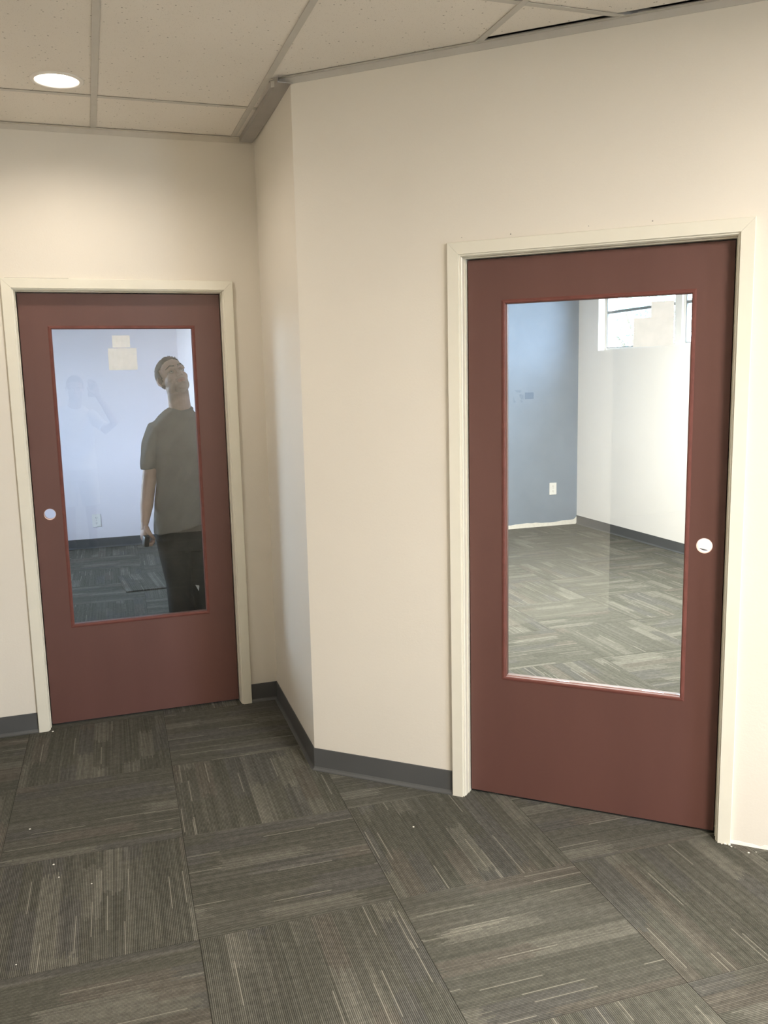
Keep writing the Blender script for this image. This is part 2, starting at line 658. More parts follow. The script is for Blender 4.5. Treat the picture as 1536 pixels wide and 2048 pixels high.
for i in range(-6, 7):
    x = TX0 + i * T
    tee(x - .012, x + .012, -6.8, -.022 if x < .05 else 4.8, 'main_tee')
for j in range(-5, 5):
    y = CY0 + j * CL
    if y > 4.6: continue
    for i in range(-6, 6):
        x = TX0 + i * T
        if y > 0 and x < .1 and x > -.6: continue
        tee(x + .0122, x + T - .0122, y - .012, y + .012, 'cross_tee')


def angle_trim(name, frame, s0, s1, mat=M_TEE):
    bm = box(s0, s1, -.020, -.0004, HP - .0012, HP + .0005)
    abox(bm, s0, s1, -.0026, -.0004, HP - .024, HP - .0012)
    o = obj(name, bm, mat, ceil)
    o.matrix_world = frame
    return o


angle_trim('wall_angle', FL, -1.37, -.012, M_ANGLE)
angle_trim('wall_angle', FR, -.085, REND)
# grey metal filler strip over the short wall
st = obj('filler_strip', abox(box(-.074, -.013, -.895, -.030, H - .004, H - .001, .0008), -.074, -.071, -.895, -.030, H - .002, HP - .002), M_STRIP, ceil)
st['label'] = 'dark outlined grey metal filler strip'
obj('slot_shade_sheet', box(-.10, .004, -.90, -.005, HP + .0205, HP + .022), M_DARK, ceil)  # unseen dark sheet standing in for the shaded void above the strip

# ------------------------------------------------------------------ baseboards (rubber cove base with a toe)


def baseboard(name, frame, s0, s1, label, m0=0, m1=0, hgt=.0965):
    prof = [(0, 0), (-.016, 0), (-.016, .0022), (-.011, .0035), (-.006, .008), (-.0034, .015), (-.0032, hgt - .001), (-.002, hgt), (0, hgt)]
    bm = bmesh.new()
    A = [bm.verts.new((s0 + m0 * -n, n, z)) for n, z in prof]
    B = [bm.verts.new((s1 + m1 * -n, n, z)) for n, z in prof]
    bm.faces.new(A); bm.faces.new(B[::-1])
    for k in range(len(prof)):
        q = (k + 1) % len(prof)
        bm.faces.new((A[k], B[k], B[q], A[q]))
    bmesh.ops.recalc_face_normals(bm, faces=bm.faces[:])
    o = struct(name, bm, M_BASE, label)
    o.matrix_world = frame
    return o


CO = .0587
baseboard('baseboard_left', FL, -1.37, DL[0] - CO, 'dark grey rubber base left of the left door')
baseboard('baseboard_corner', FL, DL[1] + CO, -.0, 'short dark grey rubber base right of the left door', 0, -1)
FM = Matrix.Translation((0, 0, 0)) @ Matrix.Rotation(math.atan2(P2.y, P2.x), 4, 'Z')
Lm = P2.length
baseboard('baseboard_middle', FM, 0, Lm, 'dark grey rubber base along the short wall return', 1, math.tan(math.radians(24)))
baseboard('baseboard_right', FR, 0, DR[0] - CO, 'dark grey rubber base left of the right door', -math.tan(math.radians(24)), 0)
FBL = Matrix.Translation((0, 4.90, 0))
baseboard('baseboard_back_left', FBL, -2.7, .06, 'dark grey rubber base at the back of the left office')
FE = Matrix.Translation((XE, 4.05, 0)) @ Matrix.Rotation(-PI / 2, 4, 'Z')
baseboard('baseboard_windows', FE, 0, 8.3, 'grey rubber base under the high windows')
FP = Matrix.Translation((.065, 4.90, 0)) @ Matrix.Rotation(-PI / 2, 4, 'Z')
baseboard('baseboard_partition', FP, 0, 4.7, 'dark grey rubber base on the office partition')

# ------------------------------------------------------------------ doors
# frame profile: u = outward from slab edge, n = depth (negative = toward the hall)
PROF = [(.003, .048), (.003, .030), (.0065, .030), (.0065, .004), (.0095, .002), (.0095, -.007), (.0155, -.008), (.0155, -.015),
        (.0565, -.0155), (CO, -.013), (CO, .0), (.026, .0), (.026, .048)]


def casing(part, d0, d1, parent):
    """one mitred length of the door frame: left, right or head"""
    bm = bmesh.new()
    gap = .0003
    rings = []
    for end in (0, 1):
        ring = []
        for u, n in PROF:
            if part == 'left':
                ring.append(Vector((d0 - u, n, 0 if end == 0 else DH + u - gap)))
            elif part == 'right':
                ring.append(Vector((d1 + u, n, 0 if end == 0 else DH + u - gap)))
            else:
                ring.append(Vector(((d0 - u + gap) if end == 0 else (d1 + u - gap), n, DH + u)))
        rings.append([bm.verts.new(p) for p in ring])
    A, B = rings
    bm.faces.new(A); bm.faces.new(B[::-1])
    for k in range(len(PROF)):
        q = (k + 1) % len(PROF)
        bm.faces.new((A[k], B[k], B[q], A[q]))
    bmesh.ops.recalc_face_normals(bm, faces=bm.faces[:])
    return obj('frame_head' if part == 'head' else 'frame_leg', bm, M_TRIM, parent)


GZ0, GZ1 = .497, 1.9075


def make_door(name, frame, d, gx, hole, label):
    root = empty(name)
    root.matrix_world = frame
    tag(root, label, None, None, 'structure')
    d0, d1 = d
    for p in ('left', 'right', 'head'): casing(p, d0, d1, root)
    # jamb lining behind the door
    for a, b in ((d0 - .026, d0 - .003), (d1 + .003, d1 + .026)):
        obj('jamb', box(a, b, .049, WT, 0, DH + .003), M_TRIM, root)
    obj('jamb_head', box(d0 - .026, d1 + .026, .049, WT, DH + .0032, DH + .026), M_TRIM, root)
    for a, b in ((d0 - .003, d0 + .011), (d1 - .011, d1 + .003)):
        obj('door_stop', box(a, b, .0925, .110, 0, DH + .003), M_TRIM, root)
    obj('door_stop', box(d0 + .0112, d1 - .0112, .0925, .110, DH - .011, DH + .003), M_TRIM, root)
    # slab with lite opening and bored lock hole
    y0, y1 = .047, .091
    slab = obj('door_slab', box(d0 + .001, d1 - .001, y0, y1, .010, DH - .001, .0012), M_RED, None)
    c1 = obj('cut_a', box(gx[0], gx[1], -.1, .3, GZ0, GZ1), M_RED)
    bmc = bmesh.new()
    bmesh.ops.create_cone(bmc, cap_ends=True, segments=40, radius1=.027, radius2=.027, depth=.5,
                          matrix=Matrix.Translation((hole[0], .07, hole[1])) @ Matrix.Rotation(PI / 2, 4, 'X'))
    c2 = obj('cut_b', bmc, M_WHITE)
    for c in (c1, c2):
        md = slab.modifiers.new('b', 'BOOLEAN'); md.operation = 'DIFFERENCE'; md.object = c; md.solver = 'EXACT'
    bake(slab, 'door_slab')
    for c in (c1, c2):
        me = c.data; bpy.data.objects.remove(c); bpy.data.meshes.remove(me)
    slab.data.materials.clear(); slab.data.materials.append(M_RED); 
    for p in slab.data.polygons: p.material_index = 0
    slab.parent = root
    # raw pale lining of the lock bore
    bmb = bmesh.new()
    n = 40
    rings = []
    for r, y in ((.0271, y0 + .0005), (.0255, y0 + .0008), (.0255, y1 - .0008), (.0271, y1 - .0005)):
        rings.append([bmb.verts.new((hole[0] + r * math.cos(2 * PI * k / n), y, hole[1] + r * math.sin(2 * PI * k / n))) for k in range(n)])
    for a, b in zip(rings, rings[1:] + rings[:1]):
        for k in range(n): bmb.faces.new((a[k], a[(k + 1) % n], b[(k + 1) % n], b[k]))
    bmesh.ops.recalc_face_normals(bmb, faces=bmb.faces[:])
    lb = obj('lock_bore', bmb, M_BORE, root, True)
    lb['label'] = 'raw pale lining of the empty round lock hole'
    # glazing beads: four mitred lengths with a small ogee
    bp = [(0, 0.012), (0, -.001), (.003, -.0035), (.0075, -.0035), (.0095, -.0015), (.0125, -.001), (.0135, .0005)]
    a0, a1 = gx

    def bead(side):
        bm = bmesh.new()
        P, Q = [], []
        for u, nn in bp:
            yy = y0 + nn
            if side == 0: P.append((a0 - u + .0, yy, GZ0 - u)); Q.append((a0 - u, yy, GZ1 + u))
            if side == 1: P.append((a1 + u, yy, GZ0 - u)); Q.append((a1 + u, yy, GZ1 + u))
            if side == 2: P.append((a0 - u, yy, GZ0 - u)); Q.append((a1 + u, yy, GZ0 - u))
            if side == 3: P.append((a0 - u, yy, GZ1 + u)); Q.append((a1 + u, yy, GZ1 + u))
        P.append((P[0][0] * 0 + (a0 + .0 if side in (0, 2, 3) else a1), y0 + .012, GZ0 if side in (0, 1, 2) else GZ1))
        Q.append(((a0 if side == 0 else a1), y0 + .012, GZ1 if side in (0, 1, 3) else GZ0))
        P.pop(); Q.pop()
        A = [bm.verts.new(p) for p in P]; B = [bm.verts.new(p) for p in Q]
        for k in range(len(P) - 1): bm.faces.new((A[k], B[k], B[k + 1], A[k + 1]))
        bmesh.ops.recalc_face_normals(bm, faces=bm.faces[:])
        o = obj('glazing_bead', bm, M_BEAD, root)
        md = o.modifiers.new('s', 'SOLIDIFY'); md.thickness = .001; md.offset = 0
        bake(o, 'glazing_bead')
    for sd in range(4): bead(sd)
    # strip around the pane, coloured as the bead's lit, unpainted inner edge
    bm = bmesh.new()
    tpy0, tpy1 = .0605, .0655
    tw = .0022
    abox(bm, a0, a0 + tw, tpy0, tpy1, GZ0, GZ1); abox(bm, a1 - tw, a1, tpy0, tpy1, GZ0, GZ1)
    abox(bm, a0 + tw, a1 - tw, tpy0, tpy1, GZ0, GZ0 + tw * .6); abox(bm, a0 + tw, a1 - tw, tpy0, tpy1, GZ1 - tw * .6, GZ1)
    gt = obj('bead_edge_strip', bm, M_BEAD_EDGE, root)
    obj('glass_pane', box(a0 + .0006, a1 - .0006, .066, .072, GZ0 + .0006, GZ1 - .0006), M_GLASS, root)
    return root


M_BORE = plain('raw_wood_bore', (.82, .62, .56), .7)
M_BEAD_EDGE = plain('lit_bead_edge_tone', (.26, .13, .11), .8, .1)
door1 = make_door('door_1', FL, DL, (-.973, -.334), (-1.042, 1.046),
                  'brick red door with a tall glass pane, hung in the left wall, man visible through it')
door2 = make_door('door_2', FR, DR, (.8255, 1.4685), (1.533, 1.053),
                  'brick red door with a tall glass pane, hung in the angled right wall')

# wall blemishes
obj('caulk_crack', box(-1.15, -.88, -.0007, .0005, DH + CO + .0002, DH + CO + .0022), M_DARK, wallL)
for sx, zz, r in ((.678, 2.144, .0016), (.859, 2.141, .0028), (1.131, 2.145, .0016), (1.340, 2.143, .0026)):
    bm = bmesh.new()
    bmesh.ops.create_cone(bm, cap_ends=True, segments=12, radius1=r, radius2=r * .5, depth=.001,
                          matrix=Matrix.Translation((sx, -.0004, zz)) @ Matrix.Rotation(PI / 2, 4, 'X'))
    obj('nail_hole', bm, M_STRIP, wallR)
# ragged cut at the foot of the right wall beyond the door (no base there)
rr = random.Random(9)
bm = bmesh.new()
pts = []
x = DR[1] + CO - .01
while x < 2.6:
    pts.append((x, .004 + .010 * rr.random() + (.006 if rr.random() > .7 else 0))); x += .012 + .02 * rr.random()
lo = [bm.verts.new((a, -.0035, .0)) for a, b in pts]; hi = [bm.verts.new((a, -.0012, b)) for a, b in pts]
lo2 = [bm.verts.new((a, .0, .0)) for a, b in pts]; hi2 = [bm.verts.new((a, .0, b)) for a, b in pts]
for k in range(len(pts) - 1):
    bm.faces.new((lo[k], lo[k + 1], hi[k + 1], hi[k])); bm.faces.new((hi[k], hi[k + 1], hi2[k + 1], hi2[k]))
    bm.faces.new((lo2[k], hi2[k], hi2[k + 1], lo2[k + 1])); bm.faces.new((lo[k], lo2[k], lo2[k + 1], lo[k + 1]))
bmesh.ops.recalc_face_normals(bm, faces=bm.faces[:])
obj('ragged_edge', bm, M_PLASTER, wallR)

# bare ragged gypsum along the foot of the blue wall
bm = bmesh.new()
rr = random.Random(3)
top = []
x = .2
while x < XE - .004:
    top.append((x, .040 + .016 * noise.noise(Vector((x * 4, 0, 0))) + .010 * rr.random())); x += .035 + .04 * rr.random()
top.append((XE - .0005, .085))
fr_ = [bm.verts.new((a, 4.0465, 0)) for a, b in top]; tp = [bm.verts.new((a, 4.0475, b)) for a, b in top]; bk = [bm.verts.new((a, 4.05, b)) for a, b in top]
for k in range(len(top) - 1):
    bm.faces.new((fr_[k], fr_[k + 1], tp[k + 1], tp[k])); bm.faces.new((tp[k], tp[k + 1], bk[k + 1], bk[k]))
bmesh.ops.recalc_face_normals(bm, faces=bm.faces[:])
o = struct('trim_1', bm, M_PLASTER, 'ragged strip of bare white plaster along the foot of the blue wall')

# ------------------------------------------------------------------ windows
M_WFRAME = plain('window_frame_enamel', (.80, .80, .78), .4)
M_WDARK = plain('grey_window_gasket', (.22, .24, .25), .5)


def window_frame(name, y0, y1, z0, z1, x, rail, label, fw=.03):
    root = empty(name, (x, (y0 + y1) / 2, z0))
    tag(root, label, None, None, 'structure')
    hy = (y1 - y0) / 2
    hz = z1 - z0
    for a, b, c, d in ((-hy, -hy + fw, 0, hz), (hy - fw, hy, 0, hz), (-hy + fw, hy - fw, 0, fw), (-hy + fw, hy - fw, hz - fw, hz)):
        obj('window_frame', box(-.02, .03, a, b, c, d, .002), M_WFRAME, root)
    # dark gaskets
    gk = .009
    for a, b, c, d in ((-hy + fw, -hy + fw + gk, fw, hz - fw), (hy - fw - gk, hy - fw, fw, hz - fw), (-hy + fw + gk, hy - fw - gk, fw, fw + gk * .7)):
        obj('gasket', box(-.022, -.004, a, b, c, d), M_WDARK, root)
    if rail:
        obj('window_bar', box(-.024, .02, -hy + fw + gk, hy - fw - gk, rail - z0 - .013, rail - z0 + .013, .002), M_WDARK, root)
    obj('glass_pane', box(.0, .004, -hy + fw - .004, hy - fw + .004, fw - .004, hz - fw + .004), M_WGLASS, root)
    return root


XW = XE + .11
window_frame('window_1', 2.50, 3.667, WZ0 + .001, WZ1, XW, 2.262, 'high white framed window left of the wide mullion, right office', .022)
window_frame('window_2', 1.12, 2.40, WZ0 + .001, WZ1, XW, 2.262, 'high white framed window right of the wide mullion, right office', .022)
struct('trim_2', box(XE + .06, XE + .15, 2.4005, 2.4995, WZ0 + .001, WZ1, .003), M_WFRAME, 'wide white mullion between the two high windows')
# sill board and window of the left office, wide window behind the camera
w3 = window_frame('window_3', 2.1, 3.9, .8, 2.3, -2.78, 0, 'side window of the left office, out of view', .05)
w4 = empty('window_4', (3.2, -8.06, .3)); tag(w4, 'tall hall window behind the camera', None, None, 'structure')
for a, b, c, d in ((-.7, -.64, 0, 2.1), (.64, .7, 0, 2.1), (-.03, .03, .06, 2.04), (-.64, .64, 0, .06), (-.64, .64, 2.04, 2.1)):
    obj('window_frame', box(a, b, -.03, .03, c, d, .003), M_WFRAME, w4)
obj('glass_pane', box(-.65, .65, -.003, .003, .05, 2.05), M_WGLASS, w4)

# ------------------------------------------------------------------ outdoors
M_GROUND = plain('pale_gravel', (.55, .54, .50), .9, .2, .1, 3, .3, 20)
struct('ground', box(-40, 40, -40, 40, -.3, -.12), M_GROUND, 'pale ground outside the building')
M_LEAF = plain('tree_leaves', (.34, .52, .44), .6, .3, .3, 2)
M_BARK = plain('tree_bark', (.16, .12, .09), .9)
tr = empty('tree', (9.6, 10.7, -.12))
tag(tr, 'pale green leafy tree outside the high office window', 'tree')
bm = bmesh.new()
bmesh.ops.create_cone(bm, cap_ends=True, segments=12, radius1=.16, radius2=.07, depth=2.2, matrix=Matrix.Translation((0, 0, 1.1)))
for a in range(5):
    d = Vector((math.cos(a * 1.26), math.sin(a * 1.26), 1.1)).normalized()
    q = d.to_track_quat('Z', 'Y').to_matrix().to_4x4()
    bmesh.ops.create_cone(bm, cap_ends=True, segments=8, radius1=.06, radius2=.02, depth=1.3,
                          matrix=Matrix.Translation(Vector((0, 0, 2.0)) + d * .6) @ q)
obj('trunk', bm, M_BARK, tr)
rl = random.Random(11)
vs, fs = [], []
for k in range(4200):
    u = Vector((rl.gauss(0, 1), rl.gauss(0, 1), rl.gauss(0, 1))).normalized() * (rl.random() ** .45)
    p = Vector((u.x * 1.15, u.y * 1.15, 2.95 + u.z * .85))
    a, b = Vector((rl.gauss(0, 1), rl.gauss(0, 1), rl.gauss(0, .5))).normalized(), None
    b = a.orthogonal().normalized()
    L, W_ = .055, .024
    i0 = len(vs)
    vs += [p - a * L, p + b * W_, p + a * L, p - b * W_]
    fs.append((i0, i0 + 1, i0 + 2, i0 + 3))
me = bpy.data.meshes.new('leaves'); me.from_pydata(vs, [], fs)
lv = obj('leaves', me, M_LEAF, tr); lv['kind'] = 'stuff'

# ------------------------------------------------------------------ ceiling lights
dl = empty('downlight', (LITC[0], LITC[1], HP + .0035))
tag(dl, 'round recessed ceiling downlight, switched on, above the left door', 'light')


def lathe(prof, n=40):
    bm = bmesh.new()
    rings = [[bm.verts.new((r * math.cos(2 * PI * k / n), r * math.sin(2 * PI * k / n), z)) for k in range(n)] for r, z in prof]
    for a, b in zip(rings, rings[1:]):
        for k in range(n): bm.faces.new((a[k], a[(k + 1) % n], b[(k + 1) % n], b[k]))
    bmesh.ops.recalc_face_normals(bm, faces=bm.faces[:])
    return bm


M_CAN = plain('white_can_enamel', (.80, .77, .72), .35)
obj('trim_ring', lathe([(.098, 0), (.098, -.003), (.092, -.0055), (.082, -.005), (.079, -.001), (.079, .010)]), M_CAN, dl, True)
obj('can', lathe([(.079, .010), (.075, .05), (.062, .085)]), M_CAN, dl, True)
bm = bmesh.new()
bmesh.ops.create_uvsphere(bm, u_segments=24, v_segments=12, radius=.062, matrix=Matrix.Translation((0, 0, .052)) @ Matrix.Diagonal((1, 1, .55, 1)))
obj('lamp_face', bm, M_LAMP, dl, True)

for k, (x, y, lab) in enumerate(((.85, -4.50, 'long ceiling light panel in the hall, nearer the right door'),
                                 (2.1, -6.3, 'long ceiling light panel in the hall, before the rear window'),
                                 (2.3, .6, 'added long ceiling light panel of the right office, out of view'))):
    t = empty('ceiling_light', (x, y, HP)); tag(t, lab, 'light', 'long ceiling light panels')
    bm = bmesh.new()
    for a, b, c, d in ((-.305, -.29, -.61, .61), (.29, .305, -.61, .61), (-.29, .29, -.61, -.6), (-.29, .29, .6, .61)):
        abox(bm, a, b, c, d, -.012, .004)
    obj('frame', bm, M_CAN, t)
    obj('diffuser', box(-.289, .289, -.599, .599, -.004, -.001), M_DIFF, t)

# ------------------------------------------------------------------ electrical outlets
def outlet(name, frame, label, mat):
    t = empty(name); t.matrix_world = frame
    tag(t, label, 'outlet')
    obj('cover_plate', box(-.043, .043, -.006, 0, -.066, .066, .0035), mat, t)
    for z in (-.027, .027):
        bm = box(-.017, .017, -.0078, -.0055, z - .016, z + .016, .001)
        rc = obj('socket', bm, mat, t)
        bm = bmesh.new()
        for dx in (-.006, .006): abox(bm, dx - .0012, dx + .0012, -.0082, -.0078, z - .002, z + .008)
        abox(bm, -.002, .002, -.0082, -.0078, z - .011, z - .007)
        obj('slots', bm, M_DARK, rc)
    bm = bmesh.new()
    bmesh.ops.create_cone(bm, cap_ends=True, segments=12, radius1=.003, radius2=.003, depth=.002, matrix=Matrix.Translation((0, -.0065, 0)) @ Matrix.Rotation(PI / 2, 4, 'X'))
    obj('screw', bm, M_STRIP, t)


outlet('wall_outlet', Matrix.Translation((-.835, 4.90, .280)), 'white outlet low on the pale wall behind the left glass', M_WHITE)
outlet('wall_outlet', Matrix.Translation((3.919, 4.05, .410)), 'white outlet low on the blue wall', M_WHITE)

# ------------------------------------------------------------------ paper labels stuck to the glass
def paper_mat():
    mt = bpy.data.materials.new('cream_paper'); mt.use_nodes = True
    nt = mt.node_tree; nt.nodes.clear(); g = N(nt)
    out = g.new('ShaderNodeOutputMaterial')
    tc = g.new('ShaderNodeTexCoord').outputs['Object']
    c = g.ramp(g.noise(tc, 26, 3), [(.35, (.82, .85, .86)), (.65, (.87, .89, .90))])
    d = g.new('ShaderNodeBsdfDiffuse'); t = g.new('ShaderNodeBsdfTranslucent')
    g.lk(c, d.inputs[0]); g.lk(c, t.inputs[0])
    mx = g.new('ShaderNodeMixShader'); mx.inputs[0].default_value = .28
    g.lk(d.outputs[0], mx.inputs[1]); g.lk(t.outputs[0], mx.inputs[2]); g.lk(mx.outputs[0], out.inputs[0])
    return mt


M_PAPER = paper_mat()


def glass_label(frame, cx, cz, wd, ht, tilt, label, seed):
    bm = bmesh.new()
    nx, nz = 10, 8
    grid = [[None] * (nz + 1) for _ in range(nx + 1)]
    rr = random.Random(seed)
    for i in range(nx + 1):
        for j in range(nz + 1):
            x, z = (i / nx - .5) * wd, (j / nz - .5) * ht
            y = -.0006 * abs(noise.noise(Vector((x * 40 + seed, z * 40, 0))))
            if i == 0 or i == nx or j == 0 or j == nz:
                x += .0005 * rr.uniform(-1, 1); z += .0005 * rr.uniform(-1, 1)
            grid[i][j] = bm.verts.new((x, y, z))
    for i in range(nx):
        for j in range(nz):
            bm.faces.new((grid[i][j], grid[i + 1][j], grid[i + 1][j + 1], grid[i][j + 1]))
    o = obj('glass_label', bm, M_PAPER)
    md = o.modifiers.new('s', 'SOLIDIFY'); md.thickness = .0003; md.offset = -1
    bake(o)
    o.matrix_world = frame @ Matrix.Translation((cx, .0652, cz)) @ Matrix.Rotation(math.radians(tilt), 4, 'Y')
    tag(o, label, 'label')


glass_label(FL, -.6655, 1.849, .081, .056, 0, 'small cream paper sticker at the top of the left door glass, above the larger one', 1)
glass_label(FL, -.663, 1.766, .131, .102, 0, 'larger cream paper sticker on the left door glass, below the small one', 2)
glass_label(FR, 1.372, 1.860, .075, .056, 0, 'small cream paper sticker on the right door glass, above the larger one', 3)
glass_label(FR, 1.344, 1.786, .133, .098, 0, 'larger cream paper sticker on the right door glass, in front of the window', 4)

# ------------------------------------------------------------------ loose things on the floor
th = math.radians(4.6)
lt = obj('loose_carpet_tile', box(-s / 2, s / 2, -s / 2, s / 2, 0, .012, .0015), M_CARPET)
e1 = Vector((math.cos(th), math.sin(th))); e2 = Vector((-math.sin(th), math.cos(th)))
c = Vector((-.649, 2.75)) + e1 * (s / 2) + e2 * (s / 2)
lt.location = (c.x, c.y, .0008); lt.rotation_euler = (0, 0, th + PI / 2)
tag(lt, 'loose square carpet tile lying skewed on the left office floor', 'carpet tile')
rr = random.Random(5)


def crumbs(spots, frame, label):
    bm = bmesh.new()
    for x, y, r in spots:
        bmesh.ops.create_icosphere(bm, subdivisions=1, radius=r, matrix=Matrix.Translation((x, y, r * .5)) @ Matrix.Diagonal((1, rr.uniform(.6, 1), .6, 1)))
    o = obj('plaster_crumbs', bm, M_PLASTER)
    o.matrix_world = frame
    tag(o, label, 'crumbs', None, 'stuff')


crumbs(((-1.153, -.993, .0045), (-1.06, -1.286, .004), (-1.105, -.03, .0055), (-1.04, -1.376, .003), (.2, -1.494, .004), (-.935, -1.456, .003),
        (-1.144, -1.812, .003)), FL, 'tiny white plaster crumbs dotted over the carpet before the left door')
crumbs(tuple((DR[1] + .03 + .30 * rr.random() ** 1.6, -.018 - .035 * rr.random() ** 2, rr.uniform(.0015, .0055)) for k in range(14)), FR,
       'white plaster crumbs along the wall foot right of the right door')

# ------------------------------------------------------------------ people


def ell(bm, c, r, rot=None, seg=20):
    mt = Matrix.Translation(c)
    if rot is not None: mt = mt @ rot
    mt = mt @ Matrix.Diagonal((*r, 1))
    bmesh.ops.create_uvsphere(bm, u_segments=seg, v_segments=max(8, seg * 2 // 3), radius=1, matrix=mt)


def tube(bm, pts, seg=18, ref=Vector((1, 0, 0))):
    """closed tapering tube through (x, y, z, rx, ry); rx is measured along ref"""
    P = [Vector(p[:3]) for p in pts]
    rings = []
    for i, p in enumerate(P):
        d = (P[min(i + 1, len(P) - 1)] - P[max(i - 1, 0)]).normalized()
        a = (ref - d * ref.dot(d))
        a = a.normalized() if a.length > 1e-3 else d.orthogonal().normalized()
        b = d.cross(a)
        rx, ry = pts[i][3], pts[i][4] if len(pts[i]) > 4 else pts[i][3]
        rings.append([bm.verts.new(p + a * rx * math.cos(2 * PI * k / seg) + b * ry * math.sin(2 * PI * k / seg)) for k in range(seg)])
    for A, B in zip(rings, rings[1:]):
        for k in range(seg): bm.faces.new((A[k], A[(k + 1) % seg], B[(k + 1) % seg], B[k]))
    bm.faces.new(rings[0][::-1]); bm.faces.new(rings[-1])


def limb(bm, pts, seg=18, ref=Vector((1, 0, 0))):
    tube(bm, pts, seg, ref)
    for p in (pts[0], pts[-1]):
        r = min(p[3], p[4] if len(p) > 4 else p[3])
        ell(bm, p[:3], (r, r, r), None, 12)


def remesh(o, vox, smooth=6, fac=.5):
    bmesh_o = o
    md = o.modifiers.new('r', 'REMESH'); md.mode = 'VOXEL'; md.voxel_size = vox; md.use_smooth_shade = True
    if smooth:
        m2 = o.modifiers.new('s', 'SMOOTH'); m2.iterations = smooth; m2.factor = fac
    bake(o, o.name)
    for p in o.data.polygons: p.use_smooth = True
    return o


def fixn(bm):
    bmesh.ops.recalc_face_normals(bm, faces=bm.faces[:])


def add_hand(bm, W, d, t, p, curl=1.0, sc=1.0):
    """W wrist, d along the hand, t toward the thumb side, p out of the palm"""
    d, t, p = Vector(d).normalized(), Vector(t).normalized(), Vector(p).normalized()
    W = Vector(W)
    rot = Matrix((t, d, p)).transposed().to_4x4()
    ell(bm, W + d * .048 * sc, (.040 * sc, .052 * sc, .0165 * sc), rot, 18)
    limb(bm, [(*(W - d * .01), .026, .021), (*(W + d * .03), .031, .018)], 16, t)
    lens = ((.040, .025, .020), (.045, .028, .022), (.042, .026, .021), (.033, .020, .018))
    for k, off in enumerate((.029, .010, -.010, -.029)):
        b = W + d * (.086 if k in (1, 2) else .080) * sc + t * off * sc
        a1, a2, a3 = .5 * curl, 1.55 * curl, 2.6 * curl
        pts = [(*(b - d * .01), .0098)]
        q = b
        for L, an, r in zip(lens[k], (a1, a2, a3), (.0095, .0088, .0078)):
            q = q + (d * math.cos(an) + p * math.sin(an)) * L * sc
            pts.append((*q, r))
        limb(bm, pts, 12, t)
    q0 = W + d * .02 * sc + t * .026 * sc + p * .004
    q1 = q0 + (d * .7 + t * .55 + p * .3) * .042 * sc
    q2 = q1 + (d * .75 + t * .05 + p * .6) * .032 * sc
    q3 = q2 + (d * .5 - t * .45 + p * .6) * .024 * sc
    limb(bm, [(*q0, .015), (*q1, .0125), (*q2, .011), (*q3, .0085)], 12, t)


def add_head(bm, HM, neck_to):
    def E(c, r): ell(bm, HM @ Vector(c), r, HM.to_3x3().to_4x4(), 24)
    def Tb(pts, ref=Vector((1, 0, 0))):
        limb(bm, [(*(HM @ Vector(q[:3])), *q[3:]) for q in pts], 12, HM.to_3x3() @ ref)
    E((0, .012, .034), (.075, .095, .084))            # cranium
    E((0, -.030, .045), (.064, .058, .052))           # forehead
    E((0, -.020, -.038), (.066, .064, .066))          # face
    E((0, -.040, -.078), (.043, .046, .034))          # jaw
    E((0, -.068, -.098), (.024, .018, .018))          # chin
    for sx in (-1, 1):
        E((sx * .036, -.052, -.028), (.026, .024, .028))   # cheek
        E((sx * .043, -.014, -.066), (.020, .042, .028))   # jaw corner
        E((sx * .031, -.064, -.0015), (.0165, .0125, .0110))  # eye bulge
        Tb([(sx * .078, .014, .020, .006, .010), (sx * .085, .022, .008, .006, .013), (sx * .084, .020, -.012, .006, .012), (sx * .078, .010, -.028, .006, .008)], Vector((1, 0, 0)))
        Tb([(sx * .010, -.090, .019, .0075), (sx * .034, -.086, .023, .0085), (sx * .055, -.066, .015, .007)])  # brow ridge
        E((sx * .0125, -.097, -.034), (.0080, .0095, .0075))  # nostril wing
    Tb([(0, -.084, .014, .0075), (0, -.098, -.012, .0090), (0, -.110, -.031, .0115)])
    Tb([(-.023, -.079, -.062, .004), (-.009, -.089, -.057, .0058), (0, -.090, -.0585, .0052), (.009, -.089, -.057, .0058), (.023, -.079, -.062, .004)])
    Tb([(-.020, -.079, -.068, .004), (0, -.089, -.072, .0068), (.020, -.079, -.068, .004)])
    n0 = HM @ Vector((0, .018, -.035)); n1 = HM @ Vector((0, .022, -.085)); n2 = Vector(neck_to)
    tube(bm, [(*n0, .054, .056), (*n1, .060, .058), (*(n1.lerp(n2, .55)), .062, .057), (*n2, .070, .062)], 24)


